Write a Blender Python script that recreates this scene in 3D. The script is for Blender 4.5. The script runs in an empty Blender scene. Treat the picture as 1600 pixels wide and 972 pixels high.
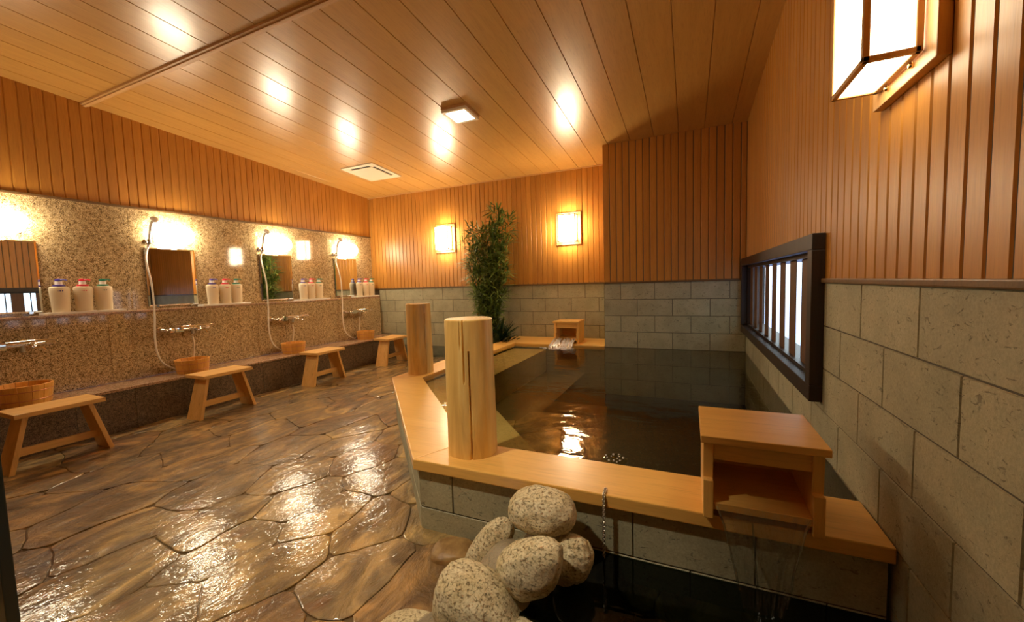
import bpy, bmesh, math, random
from mathutils import Vector, Matrix, noise

S = bpy.context.scene
COL = S.collection
PI = math.pi
# ---------------------------------------------------------------- camera
yaw, pitch, roll = (math.radians(a) for a in (-23.94, -3.966, -1.733))
fw = Vector((math.sin(yaw)*math.cos(pitch), math.cos(yaw)*math.cos(pitch), math.sin(pitch)))
rt = fw.cross(Vector((0, 0, 1))).normalized(); up = rt.cross(fw)
r2 = rt*math.cos(roll) + up*math.sin(roll); u2 = -rt*math.sin(roll) + up*math.cos(roll)
cam = bpy.data.cameras.new('camera'); co = bpy.data.objects.new('camera', cam); COL.objects.link(co)
cam.sensor_width = 36; cam.sensor_fit = 'HORIZONTAL'; cam.lens = 624.4/1600*36; cam.clip_start = .02
m = Matrix.Identity(4)
for i in range(3):
    m[i][0], m[i][1], m[i][2] = r2[i], u2[i], -fw[i]
m[0][3], m[1][3], m[2][3] = 0, 0, 1.15
co.matrix_world = m
S.camera = co
# ---------------------------------------------------------------- exposure
S.view_settings.view_transform = 'Standard'; S.view_settings.look = 'None'
S.view_settings.gamma = 1; S.view_settings.use_curve_mapping = False
S.view_settings.exposure = 0.0
S.cycles.max_bounces = 10; S.cycles.diffuse_bounces = 5; S.cycles.glossy_bounces = 5
S.cycles.transparent_max_bounces = 16; S.cycles.transmission_bounces = 6
S.cycles.sample_clamp_indirect = 12.0; S.cycles.caustics_reflective = False; S.cycles.caustics_refractive = False
LAMP_COL = (1.0, .80, .52)
MIRROR_LAMP = 58.0; WALL_LAMP = 62.0; BIG_LAMP = 14.0; CEIL_LAMP = 95.0; NEAR_SPOT = 210.0; SKY = 3.2

# ---------------------------------------------------------------- world: daylight outside the window
W = bpy.data.worlds.new('daylight'); S.world = W; W.use_nodes = True
nt = W.node_tree; nt.nodes.clear()
wo = nt.nodes.new('ShaderNodeOutputWorld'); bg = nt.nodes.new('ShaderNodeBackground')
tc = nt.nodes.new('ShaderNodeTexCoord'); sx = nt.nodes.new('ShaderNodeSeparateXYZ'); rp = nt.nodes.new('ShaderNodeValToRGB')
nt.links.new(tc.outputs['Generated'], sx.inputs[0]); nt.links.new(sx.outputs[2], rp.inputs[0])
rp.color_ramp.elements[0].position = 0; rp.color_ramp.elements[0].color = (.30, .40, .75, 1)
rp.color_ramp.elements[1].position = .12; rp.color_ramp.elements[1].color = (.80, .95, 1.0, 1)
mp = nt.nodes.new('ShaderNodeMath'); mp.operation = 'ADD'; mp.inputs[1].default_value = .17
nt.links.new(sx.outputs[2], mp.inputs[0]); nt.links.new(mp.outputs[0], rp.inputs[0])
rp.color_ramp.elements[1].position = .25
nt.links.new(rp.outputs[0], bg.inputs[0]); bg.inputs[1].default_value = SKY; nt.links.new(bg.outputs[0], wo.inputs[0])

# ================================================================ materials
def newmat(name):
    mt = bpy.data.materials.new(name); mt.use_nodes = True
    nt = mt.node_tree; b = nt.nodes['Principled BSDF']
    return mt, nt, b
def N(nt, typ, **kw):
    n = nt.nodes.new(typ)
    for k, v in kw.items():
        if hasattr(n, k): setattr(n, k, v)
        else: n.inputs[k].default_value = v
    return n
def ramp(nt, fac, stops, interp='LINEAR'):
    r = nt.nodes.new('ShaderNodeValToRGB'); r.color_ramp.interpolation = interp
    el = r.color_ramp.elements
    while len(el) < len(stops): el.new(.5)
    for e, (p, c) in zip(el, stops): e.position = p; e.color = (*c, 1) if len(c) == 3 else c
    nt.links.new(fac, r.inputs[0]); return r.outputs[0]
def mixc(nt, fac, a, b, mode='MIX'):
    x = nt.nodes.new('ShaderNodeMix'); x.data_type = 'RGBA'; x.blend_type = mode
    for sock, v in ((x.inputs[0], fac), (x.inputs[6], a), (x.inputs[7], b)):
        if hasattr(v, 'links') or hasattr(v, 'is_linked'): nt.links.new(v, sock)
        elif isinstance(v, (int, float)): sock.default_value = v
        else: sock.default_value = (*v, 1)
    return x.outputs[2]
def bump(nt, b, h, strength, dist=.01, prev=None):
    n = nt.nodes.new('ShaderNodeBump'); n.inputs['Strength'].default_value = strength; n.inputs['Distance'].default_value = dist
    nt.links.new(h, n.inputs['Height'])
    if prev: nt.links.new(prev, n.inputs['Normal'])
    nt.links.new(n.outputs[0], b.inputs['Normal']); return n.outputs[0]
def coords(nt, scale=(1, 1, 1), rot=(0, 0, 0)):
    t = nt.nodes.new('ShaderNodeTexCoord'); mp = nt.nodes.new('ShaderNodeMapping')
    mp.inputs['Scale'].default_value = scale; mp.inputs['Rotation'].default_value = rot
    nt.links.new(t.outputs['Object'], mp.inputs[0]); return mp.outputs[0]
def noise_n(nt, vec, scale, detail=4, rough=.5, dist=0):
    n = nt.nodes.new('ShaderNodeTexNoise'); n.inputs['Scale'].default_value = scale; n.inputs['Detail'].default_value = detail
    n.inputs['Roughness'].default_value = rough; n.inputs['Distortion'].default_value = dist
    nt.links.new(vec, n.inputs['Vector']); return n.outputs['Fac']
def island(nt):
    return nt.nodes.new('ShaderNodeNewGeometry').outputs['Random Per Island']
def plain(name, col, rough=.5, metal=0, spec=.5, coat=0):
    mt, nt, b = newmat(name); b.inputs['Base Color'].default_value = (*col, 1)
    b.inputs['Roughness'].default_value = rough; b.inputs['Metallic'].default_value = metal
    b.inputs['Specular IOR Level'].default_value = spec; b.inputs['Coat Weight'].default_value = coat
    return mt
def emis(name, col, st):
    mt, nt, b = newmat(name); b.inputs['Base Color'].default_value = (.8, .75, .65, 1)
    b.inputs['Emission Color'].default_value = (*col, 1); b.inputs['Emission Strength'].default_value = st; return mt
def wood(name, ca, cb, axis='z', rough=.4, coat=0, fine=1., var=.18, spec=.4, rings=.0, knots=0):
    mt, nt, b = newmat(name)
    st = dict(x=(.06, 1, 1), y=(1, .06, 1), z=(1, 1, .06))[axis]
    v = coords(nt, st)
    isl = island(nt)
    # shift the grain from piece to piece
    add = nt.nodes.new('ShaderNodeVectorMath'); add.operation = 'ADD'
    cmb = nt.nodes.new('ShaderNodeCombineXYZ'); mu = N(nt, 'ShaderNodeMath', operation='MULTIPLY'); mu.inputs[1].default_value = 37.
    nt.links.new(isl, mu.inputs[0]); nt.links.new(mu.outputs[0], cmb.inputs[0]); nt.links.new(mu.outputs[0], cmb.inputs[1]); nt.links.new(mu.outputs[0], cmb.inputs[2])
    nt.links.new(v, add.inputs[0]); nt.links.new(cmb.outputs[0], add.inputs[1])
    n1 = noise_n(nt, add.outputs[0], 22*fine, 5, .6, .6); n2 = noise_n(nt, add.outputs[0], 150*fine, 3, .6)
    c = ramp(nt, n1, [(.3, ca), (.7, cb)])
    dark = tuple(x*.72 for x in ca)
    c = mixc(nt, ramp(nt, n2, [(.5, (0, 0, 0)), (.72, (.45, .45, .45))]), c, dark)
    c2 = ramp(nt, isl, [(0, (1-var, 1-var*1.15, 1-var*1.3)), (1, (1, 1, 1))])
    c = mixc(nt, 1.0, c, c2, 'MULTIPLY')
    if knots:
        vv = coords(nt, tuple(2.2 if s == 1 else .9 for s in st)); vo = nt.nodes.new('ShaderNodeTexVoronoi'); vo.inputs['Scale'].default_value = knots
        nt.links.new(vv, vo.inputs['Vector'])
        c = mixc(nt, ramp(nt, vo.outputs['Distance'], [(.02, (.7, .7, .7)), (.07, (0, 0, 0))]), c, (.28, .09, .02))
    nt.links.new(c, b.inputs['Base Color'])
    b.inputs['Roughness'].default_value = rough; b.inputs['Coat Weight'].default_value = coat; b.inputs['Coat Roughness'].default_value = .18
    b.inputs['Specular IOR Level'].default_value = spec
    bump(nt, b, n2, .12, .002)
    return mt
def tile_stone(name, ca, cb, rough=.6, var=.25):
    mt, nt, b = newmat(name); v = coords(nt)
    isl = island(nt)
    c = ramp(nt, noise_n(nt, v, 6, 5, .6), [(.3, ca), (.7, cb)])
    c = mixc(nt, 1., c, ramp(nt, isl, [(0, (1-var, 1-var, 1-var)), (1, (1, 1, 1))]), 'MULTIPLY')
    fine = noise_n(nt, v, 140, 3, .7)
    c = mixc(nt, .35, c, ramp(nt, fine, [(.35, (.35, .36, .3)), (.65, (1, 1, .95))]), 'MULTIPLY')
    vs = coords(nt, (1, 1, 1.8)); pits = noise_n(nt, vs, 34, 4, .62, 1.2)
    pm = ramp(nt, pits, [(.60, (0, 0, 0)), (.67, (1, 1, 1))])
    c = mixc(nt, mixc(nt, 1., pm, (.7, .7, .7), 'MULTIPLY'), c, (.13, .125, .08))
    nt.links.new(c, b.inputs['Base Color']); b.inputs['Roughness'].default_value = rough
    inv = N(nt, 'ShaderNodeMath', operation='SUBTRACT'); inv.inputs[0].default_value = 1.; nt.links.new(pm, inv.inputs[1])
    pv = bump(nt, b, inv.outputs[0], .5, .006); bump(nt, b, fine, .35, .003, pv)
    return mt
def granite(name, cols, rough=.06, sc=230):
    mt, nt, b = newmat(name); v = coords(nt)
    vo = nt.nodes.new('ShaderNodeTexVoronoi'); vo.inputs['Scale'].default_value = sc; nt.links.new(v, vo.inputs['Vector'])
    sp = nt.nodes.new('ShaderNodeSeparateColor'); nt.links.new(vo.outputs['Color'], sp.inputs[0])
    big = noise_n(nt, v, 38, 3, .6); ad = N(nt, 'ShaderNodeMath', operation='MULTIPLY_ADD'); ad.inputs[1].default_value = .45
    nt.links.new(sp.outputs[0], ad.inputs[0]); mb_ = N(nt, 'ShaderNodeMath', operation='MULTIPLY'); mb_.inputs[1].default_value = .55; nt.links.new(big, mb_.inputs[0]); nt.links.new(mb_.outputs[0], ad.inputs[2])
    c = ramp(nt, ad.outputs[0], [(.28, cols[0]), (.39, cols[1]), (.54, cols[2]), (.66, cols[3])])
    n3 = noise_n(nt, v, 2.5, 3)
    c = mixc(nt, .5, c, ramp(nt, n3, [(.3, (.8, .76, .72)), (.7, (1.1, 1.1, 1.1))]), 'MULTIPLY')
    nt.links.new(c, b.inputs['Base Color']); b.inputs['Roughness'].default_value = rough
    return mt
def pumice(name):
    mt, nt, b = newmat(name); v = coords(nt)
    n0 = noise_n(nt, v, 7, 4); c = ramp(nt, n0, [(.35, (.66, .55, .30)), (.65, (.86, .78, .54))])
    n1 = noise_n(nt, coords(nt, (1, 1, 1.5)), 85, 6, .75, .1); pm = ramp(nt, n1, [(.54, (0, 0, 0)), (.62, (1, 1, 1))])
    n2 = noise_n(nt, v, 120, 3, .7); c = mixc(nt, .5, c, ramp(nt, n2, [(.35, (.45, .36, .22)), (.6, (1, 1, 1))]), 'MULTIPLY')
    rust = ramp(nt, noise_n(nt, v, 14, 3), [(.5, (.20, .13, .05)), (.62, (.42, .20, .06))])
    c = mixc(nt, mixc(nt, 1., pm, (.8, .8, .8), 'MULTIPLY'), c, rust)
    nt.links.new(c, b.inputs['Base Color']); b.inputs['Roughness'].default_value = .62
    inv = N(nt, 'ShaderNodeMath', operation='SUBTRACT'); inv.inputs[0].default_value = 1.; nt.links.new(pm, inv.inputs[1])
    pv = bump(nt, b, inv.outputs[0], .7, .008); bump(nt, b, n2, .4, .003, pv)
    return mt
def flagstone(name):
    mt, nt, b = newmat(name); v = coords(nt, (1, 1, 1), (0, 0, .25)); isl = island(nt)
    cs = ramp(nt, isl, [(0, (.29, .20, .085)), (.25, (.34, .245, .11)), (.5, (.235, .165, .08)), (.7, (.37, .27, .12)), (.85, (.27, .20, .105)), (1, (.27, .165, .07))])
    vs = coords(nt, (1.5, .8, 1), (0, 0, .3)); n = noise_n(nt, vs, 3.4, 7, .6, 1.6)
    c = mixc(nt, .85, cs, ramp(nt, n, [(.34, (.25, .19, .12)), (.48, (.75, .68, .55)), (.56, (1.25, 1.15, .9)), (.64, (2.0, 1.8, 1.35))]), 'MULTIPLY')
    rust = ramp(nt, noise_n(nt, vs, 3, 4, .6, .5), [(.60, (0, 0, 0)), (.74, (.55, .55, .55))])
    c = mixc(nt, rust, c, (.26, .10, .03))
    nt.links.new(c, b.inputs['Base Color']); b.inputs['Roughness'].default_value = .35
    nb = noise_n(nt, vs, 5, 7, .62, .8); bump(nt, b, nb, .9, .04)
    fine = noise_n(nt, coords(nt, (1.3, 1, 1), (0, 0, .3)), 34, 3, .55, .5); mid = noise_n(nt, coords(nt, (1.4, .9, 1), (0, 0, .22)), 8, 5, .6, .8)
    b1 = N(nt, 'ShaderNodeBump'); b1.inputs['Strength'].default_value = .3; b1.inputs['Distance'].default_value = .010; nt.links.new(mid, b1.inputs['Height'])
    b2 = N(nt, 'ShaderNodeBump'); b2.inputs['Strength'].default_value = .45; b2.inputs['Distance'].default_value = .004; nt.links.new(fine, b2.inputs['Height']); nt.links.new(b1.outputs[0], b2.inputs['Normal'])
    b.inputs['Coat Weight'].default_value = 1.; b.inputs['Coat Roughness'].default_value = .05; b.inputs['Coat IOR'].default_value = 1.36; b.inputs['Specular IOR Level'].default_value = .25
    nt.links.new(b2.outputs[0], b.inputs['Coat Normal'])
    return mt
def water(name, tint, bumps, rough=.02, scl=5., ior=1.33):
    mt, nt, b = newmat(name); nt.nodes.remove(b); out = nt.nodes['Material Output']
    tr = N(nt, 'ShaderNodeBsdfTransparent'); tr.inputs[0].default_value = (*tint, 1)
    gl = N(nt, 'ShaderNodeBsdfGlossy'); gl.inputs['Roughness'].default_value = rough; gl.inputs[0].default_value = (1, 1, 1, 1)
    fr = N(nt, 'ShaderNodeFresnel'); fr.inputs[0].default_value = ior
    mx = N(nt, 'ShaderNodeMixShader'); v = coords(nt, (1, 1.3, 1), (0, 0, .35))
    n1 = noise_n(nt, v, scl, 3, .5, .6); n2 = noise_n(nt, v, scl*4.5, 2, .5, .3)
    bm = N(nt, 'ShaderNodeBump'); bm.inputs['Strength'].default_value = bumps; bm.inputs['Distance'].default_value = .05
    nt.links.new(n1, bm.inputs['Height'])
    b2 = N(nt, 'ShaderNodeBump'); b2.inputs['Strength'].default_value = bumps*.35; b2.inputs['Distance'].default_value = .012
    nt.links.new(n2, b2.inputs['Height']); nt.links.new(bm.outputs[0], b2.inputs['Normal'])
    for x in (gl, fr): nt.links.new(b2.outputs[0], x.inputs['Normal'])
    nt.links.new(fr.outputs[0], mx.inputs[0]); nt.links.new(tr.outputs[0], mx.inputs[1]); nt.links.new(gl.outputs[0], mx.inputs[2])
    nt.links.new(mx.outputs[0], out.inputs[0]); return mt

M = {}
M['panel'] = wood('wall_panel_wood', (.50, .215, .034), (.61, .285, .05), 'z', .38, 0, 1, .16)
M['ceil'] = wood('ceiling_board_wood', (.55, .295, .07), (.62, .345, .09), 'y', .32, .35, .8, .08, .5)
M['trimw'] = wood('pale_trim_wood', (.60, .34, .12), (.70, .42, .17), 'x', .45)
M['rail'] = wood('dark_rail_wood', (.17, .095, .035), (.24, .14, .055), 'x', .35)
M['hinoki'] = {a: wood('cypress_'+a, (.84, .48, .115), (.93, .57, .155), a, .36, .15, .7, .10) for a in 'xyz'}
M['stool'] = {a: wood('stool_pine_'+a, (.74, .42, .12), (.88, .55, .19), a, .42, .1, .8, .12, knots=3) for a in 'xyz'}
M['bucket'] = wood('bucket_cypress', (.80, .40, .08), (.90, .50, .12), 'z', .42, .1, 1, .2)
M['darkwood'] = wood('window_dark_wood', (.018, .010, .006), (.04, .02, .011), 'z', .45)
M['slatwood'] = wood('window_slat_wood', (.12, .055, .025), (.17, .08, .035), 'z', .5)
M['lampwood'] = wood('lamp_frame_wood', (.62, .34, .12), (.74, .44, .18), 'z', .4)
M['tile'] = tile_stone('green_grey_tuff_tile', (.40, .385, .25), (.54, .51, .34), .6, .14)
M['tilewet'] = tile_stone('wet_tuff_tile', (.15, .17, .125), (.23, .25, .185), .3)
M['grout'] = plain('grout', (.10, .09, .065), .8)
M['floorgrout'] = plain('wet_floor_grout', (.16, .11, .055), .15)
M['granite'] = granite('brown_granite', [(.07, .042, .018), (.30, .195, .085), (.52, .375, .185), (.78, .63, .38)])
M['graniteled'] = granite('ledge_granite', [(.12, .07, .04), (.33, .20, .115), (.44, .28, .165), (.58, .40, .26)], .22)
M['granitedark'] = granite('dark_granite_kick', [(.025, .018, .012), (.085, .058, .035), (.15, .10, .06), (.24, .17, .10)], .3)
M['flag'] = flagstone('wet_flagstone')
M['rock'] = pumice('porous_river_rock')
M['mortar'] = tile_stone('mortar', (.34, .27, .17), (.47, .39, .25), .5)
M['bench'] = tile_stone('bench_tile', (.70, .53, .21), (.84, .66, .30), .5, .1)
M['pooldark'] = tile_stone('pool_floor_slate', (.016, .022, .018), (.035, .042, .032), .5)
M['poolwall'] = tile_stone('pool_wall_slate', (.05, .055, .04), (.09, .09, .06), .5)
M['chrome'] = plain('chrome', (.82, .80, .76), .1, 1)
M['steel'] = plain('steel_chain', (.6, .57, .5), .28, 1)
M['brass'] = plain('brass_screw', (.85, .6, .25), .25, 1)
M['copper'] = plain('copper_hoop', (.62, .26, .12), .35, .8)
M['whiteplastic'] = plain('white_plastic', (.82, .78, .70), .35)
M['hose'] = plain('cream_shower_hose', (.80, .74, .62), .35)
M['mirror'] = plain('mirror_glass', (.86, .88, .86), .01, 1)
M['mirroredge'] = plain('mirror_edge', (.30, .32, .30), .1, .6)
M['bottle'] = plain('cream_bottle', (.86, .74, .52), .3, 0, .5)
M['neck'] = plain('bottle_neck', (.88, .80, .72), .3)
for k, c in dict(blue=(.07, .045, .30), red=(.75, .03, .06), green=(.01, .22, .13)).items(): M[k] = plain(k+'_cap_plastic', c, .3)
M['black'] = plain('dark_slot', (.01, .008, .006), .6)
M['vent'] = plain('vent_ivory', (.80, .70, .52), .4)
M['partition'] = plain('dark_green_partition', (.014, .018, .013), .35)
M['leaf'] = {}
for k, a, b_ in (('bamboo', (.035, .085, .012), (.27, .36, .07)), ('broad', (.008, .028, .010), (.03, .075, .02))):
    mt, nt_, b = newmat(k+'_leaf'); nt_.links.new(ramp(nt_, island(nt_), [(0, a), (1, b_)]), b.inputs['Base Color']); b.inputs['Roughness'].default_value = .4; M['leaf'][k] = mt
M['culm'] = plain('bamboo_culm', (.10, .12, .035), .5)
M['variegated'] = plain('cream_leaf_blade', (.55, .56, .30), .45)
M['soil'] = plain('planter_soil', (.05, .035, .02), .9)
M['mirrorlamp'] = emis('mirror_lamp_glass', (1.0, .84, .60), MIRROR_LAMP)
M['shade'] = emis('paper_lamp_shade', LAMP_COL, WALL_LAMP)
M['bigshade'] = emis('near_lamp_shade', (1, .82, .54), BIG_LAMP)
M['ceilglow'] = emis('ceiling_lamp_panel', (1, .84, .58), CEIL_LAMP)
M['water'] = water('bath_water', (.90, .87, .68), .13, .03, 4.)
M['waterdark'] = water('cold_pool_water', (.12, .15, .12), .10, .03, 3.)
M['plaster'] = plain('outer_plaster', (.3, .26, .2), .9)

def glass(name, rough=.03, tint=(.95, .95, .93), mixw=.12, ior=1.33):
    mt, nt, b = newmat(name); nt.nodes.remove(b); out = nt.nodes['Material Output']
    tr = N(nt, 'ShaderNodeBsdfTransparent'); tr.inputs[0].default_value = (*tint, 1)
    gl = N(nt, 'ShaderNodeBsdfGlossy'); gl.inputs['Roughness'].default_value = rough
    lw = N(nt, 'ShaderNodeLayerWeight'); lw.inputs[0].default_value = .35
    v = coords(nt, (3, 3, .6)); n1 = noise_n(nt, v, 16, 3); bm = N(nt, 'ShaderNodeBump'); bm.inputs['Strength'].default_value = .5; bm.inputs['Distance'].default_value = .02
    nt.links.new(n1, bm.inputs['Height']); nt.links.new(bm.outputs[0], gl.inputs['Normal']); nt.links.new(bm.outputs[0], lw.inputs['Normal'])
    ad = N(nt, 'ShaderNodeMath', operation='ADD', use_clamp=True); ad.inputs[1].default_value = mixw; nt.links.new(lw.outputs['Facing'], ad.inputs[0])
    sc = N(nt, 'ShaderNodeMath', operation='MULTIPLY'); sc.inputs[1].default_value = .6; nt.links.new(ad.outputs[0], sc.inputs[0])
    mx = N(nt, 'ShaderNodeMixShader'); nt.links.new(sc.outputs[0], mx.inputs[0])
    nt.links.new(tr.outputs[0], mx.inputs[1]); nt.links.new(gl.outputs[0], mx.inputs[2]); nt.links.new(mx.outputs[0], out.inputs[0])
    return mt
M['stream'] = glass('falling_water', .12, (.88, .88, .84), .24)
def froth():
    mt, nt, b = newmat('white_water'); b.inputs['Base Color'].default_value = (.85, .84, .80, 1); b.inputs['Roughness'].default_value = .12
    b.inputs['Alpha'].default_value = .55; b.inputs['Specular IOR Level'].default_value = .8; return mt
M['froth'] = froth()
def pane():
    mt, nt, b = newmat('window_glass'); nt.nodes.remove(b); tr = N(nt, 'ShaderNodeBsdfTransparent'); gl = N(nt, 'ShaderNodeBsdfGlossy'); gl.inputs['Roughness'].default_value = .02
    mx = N(nt, 'ShaderNodeMixShader'); mx.inputs[0].default_value = .06; nt.links.new(tr.outputs[0], mx.inputs[1]); nt.links.new(gl.outputs[0], mx.inputs[2])
    nt.links.new(mx.outputs[0], nt.nodes['Material Output'].inputs[0]); return mt
M['pane'] = pane()

# ================================================================ mesh helpers
class MB:
    def __init__(s): s.v = []; s.f = []
    def add(s, vs, fs, T=None):
        n = len(s.v)
        s.v += [tuple(T @ Vector(p)) if T else tuple(p) for p in vs]; s.f += [tuple(i+n for i in f) for f in fs]; return s
    def box(s, x0, x1, y0, y1, z0, z1, T=None):
        vs = [(x, y, z) for x in (x0, x1) for y in (y0, y1) for z in (z0, z1)]
        return s.add(vs, [(0, 1, 3, 2), (4, 6, 7, 5), (0, 4, 5, 1), (2, 3, 7, 6), (0, 2, 6, 4), (1, 5, 7, 3)], T)
    def prism(s, poly, z0, z1, T=None):        # polygon in xy, counter-clockwise
        n = len(poly); vs = [(p[0], p[1], z0) for p in poly] + [(p[0], p[1], z1) for p in poly]
        return s.add(vs, [tuple(range(n))[::-1], tuple(range(n, 2*n))] + [(i, (i+1) % n, n+(i+1) % n, n+i) for i in range(n)], T)
    def tube(s, pts, r, n=10, cap=True, T=None):
        pts = [Vector(p) for p in pts]; R = r if isinstance(r, (list, tuple)) else [r]*len(pts)
        vs = []; fs = []; pr = None
        for i, p in enumerate(pts):
            d = (pts[min(i+1, len(pts)-1)] - pts[max(i-1, 0)]).normalized()
            a = pr - d*pr.dot(d) if pr else d.orthogonal()
            a.normalize(); pr = a; b = d.cross(a)
            for k in range(n):
                t = 2*PI*k/n; vs.append(p + (a*math.cos(t) + b*math.sin(t))*R[i])
        for i in range(len(pts)-1):
            for k in range(n):
                fs.append((i*n+k, i*n+(k+1) % n, (i+1)*n+(k+1) % n, (i+1)*n+k))
        if cap: fs += [tuple(range(n))[::-1], tuple(range((len(pts)-1)*n, len(pts)*n))]
        return s.add(vs, fs, T)
    def lathe(s, prof, n=24, T=None, sx=1, sy=1, caps=True):
        vs = [(r*math.cos(2*PI*k/n)*sx, r*math.sin(2*PI*k/n)*sy, z) for r, z in prof for k in range(n)]
        fs = [(i*n+k, i*n+(k+1) % n, (i+1)*n+(k+1) % n, (i+1)*n+k) for i in range(len(prof)-1) for k in range(n)]
        if caps: fs += [tuple(range(n))[::-1], tuple(range((len(prof)-1)*n, len(prof)*n))]
        return s.add(vs, fs, T)
    def build(s, name, mat, parent=None, bevel=0, smooth=False, seg=2, loc=None, upward=False):
        me = bpy.data.meshes.new(name); me.from_pydata([tuple(v) for v in s.v], [], s.f); me.update()
        bm = bmesh.new(); bm.from_mesh(me); bmesh.ops.recalc_face_normals(bm, faces=bm.faces)
        if upward: bmesh.ops.reverse_faces(bm, faces=[f for f in bm.faces if f.normal.z < 0])
        if bevel:
            bmesh.ops.bevel(bm, geom=[e for e in bm.edges if len(e.link_faces) == 2 and e.calc_face_angle(0) > .5], offset=bevel, segments=seg, affect='EDGES', profile=.6)
        bm.to_mesh(me); bm.free()
        me.materials.append(mat)
        if smooth: me.shade_smooth()
        o = bpy.data.objects.new(name, me); COL.objects.link(o)
        if parent: o.parent = parent
        if loc: o.location = loc
        if smooth:
            try: me.set_sharp_from_angle(angle=math.radians(40))
            except Exception: pass
        return o
def tag(o, label=None, cat=None, group=None, kind=None):
    if label: o['label'] = label
    if cat: o['category'] = cat
    if group: o['group'] = group
    if kind: o['kind'] = kind
    return o
def empty(name, loc, rz=0, label=None, cat=None, group=None, kind=None):
    o = bpy.data.objects.new(name, None); o.empty_display_size = .1; COL.objects.link(o)
    o.location = loc; o.rotation_euler = (0, 0, rz); return tag(o, label, cat, group, kind)
def copy_tree(o, parent=None):
    kids = list(o.children); c = o.copy(); COL.objects.link(c); c.parent = parent
    for ch in kids: copy_tree(ch, c)
    return c
def struct(o, label=None, cat=None): return tag(o, label, cat, None, 'structure')
def TR(loc=(0, 0, 0), rx=0, ry=0, rz=0, s=1):
    return Matrix.Translation(loc) @ Matrix.Rotation(rz, 4, 'Z') @ Matrix.Rotation(ry, 4, 'Y') @ Matrix.Rotation(rx, 4, 'X') @ Matrix.Scale(s, 4)

# ================================================================ room numbers
XR = .561; XG = -5.22; XC = -5.07; XL = -4.68; YB = 5.60; YP = 4.95; XP = -.95; YF = -1.3
def ceil_z(y): return 2.725 + .0645*(5.6-y)
def floor_z(x): return 0 if x > -1.2 else .0215*(x+1.2)
RAIL = 1.11

# ---- boards: a sheet of V-grooved boards; u along the wall, v up
def boards(name, mat, place, u0, u1, v0, v1, pitch, phase=0., d=.006, hole=None, chamf=.006):
    mb = MB(); k = math.floor((u0-phase)/pitch); u = phase + k*pitch
    while u < u1:
        a, b = max(u, u0), min(u+pitch, u1)
        if b-a > .004:
            segs = [(v0, v1)]
            if hole and b > hole[0]+.001 and a < hole[1]-.001: segs = [s for s in ((v0, hole[2]), (hole[3], v1)) if s[1] is None or callable(s[1]) or s[1] > s[0]+.01]
            for lo, hi in segs:
                prof = [(a, -d), (a+.0015, -d), (a+.0015+chamf, 0), (b-.0015-chamf, 0), (b-.0015, -d), (b, -d)] if b-a > .03 else [(a, 0), (b, 0)]
                vs = []
                for uu, w in prof:
                    h = hi(uu) if callable(hi) else hi
                    vs += [place(uu, lo, w), place(uu, h, w)]
                mb.add(vs, [(2*i, 2*i+2, 2*i+3, 2*i+1) for i in range(len(prof)-1)])
        u += pitch
    return struct(mb.build(name, mat))
# ---- running bond tiles on a wall
def tiles(mb, place, u0, u1, zlist, length, phase0, phase1, hole=None, gap=.0022, d=.004):
    def piece(a, b, lo, hi):
        if b-a < .012 or hi-lo < .012: return
        e = .0025; a += gap; b -= gap; lo += gap; hi -= gap
        vs = [place(a, lo, -d), place(b, lo, -d), place(b, hi, -d), place(a, hi, -d),
              place(a+e, lo+e, 0), place(b-e, lo+e, 0), place(b-e, hi-e, 0), place(a+e, hi-e, 0)]
        mb.add(vs, [(4, 5, 6, 7), (0, 1, 5, 4), (1, 2, 6, 5), (2, 3, 7, 6), (3, 0, 4, 7)])
    for r in range(len(zlist)-1):
        hi, lo = zlist[r], zlist[r+1]; ph = phase0 if r % 2 == 0 else phase1
        u = ph + math.floor((u0-ph)/length)*length
        while u < u1:
            a, b = max(u, u0), min(u+length, u1)
            if hole and a < hole[1] and b > hole[0] and lo < hole[3] and hi > hole[2]:
                if a < hole[0]: piece(a, hole[0], lo, hi)
                if b > hole[1]: piece(hole[1], b, lo, hi)
                aa, bb = max(a, hole[0]), min(b, hole[1])
                if lo < hole[2]: piece(aa, bb, lo, hole[2])
                if hi > hole[3]: piece(aa, bb, hole[3], hi)
            else: piece(a, b, lo, hi)
            u += length
ZT = [RAIL, .914, .718, .522, .326, .13, -.066, -.262]

# ---------------------------------------------------------------- ceiling
cb = boards('ceiling', M['ceil'], lambda u, v, w: (u, v, ceil_z(v)-w), XG-.05, XR+.05, YF, YB+.03, .2602, -.1064+.0015, .007, chamf=.003)
tag(cb, 'sloping varnished timber board ceiling over the whole bath room', 'ceiling')
mb = MB(); mb.box(XG-.15, XR+.15, YF-.1, YB+.2, 3.3, 3.35); mb.add([(XG-.15, YF-.1, ceil_z(YF)+.03), (XR+.15, YF-.1, ceil_z(YF)+.03), (XR+.15, YB+.2, ceil_z(YB+.2)+.03), (XG-.15, YB+.2, ceil_z(YB+.2)+.03)], [(0, 1, 2, 3)])
struct(mb.build('ceiling_deck', M['plaster']), 'plain deck above the ceiling boards', 'ceiling')
mb = MB(); y0, y1 = 1.925, 1.985
mb.add([(x, y, ceil_z(y)-dz) for x in (XG, XR) for y in (y0, y1) for dz in (-.01, .018)], [(0, 1, 3, 2), (4, 6, 7, 5), (0, 4, 5, 1), (2, 3, 7, 6), (0, 2, 6, 4), (1, 5, 7, 3)])
mb.add([(x, y, ceil_z(y)-dz) for x in (XG, XR) for y in (y0+.018, y1-.018) for dz in (0, .028)], [(0, 1, 3, 2), (4, 6, 7, 5), (0, 4, 5, 1), (2, 3, 7, 6), (0, 2, 6, 4), (1, 5, 7, 3)])
struct(mb.build('trim_1', M['trimw'], bevel=.003), 'pale wooden joint batten running across the ceiling boards', 'trim')
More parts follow.
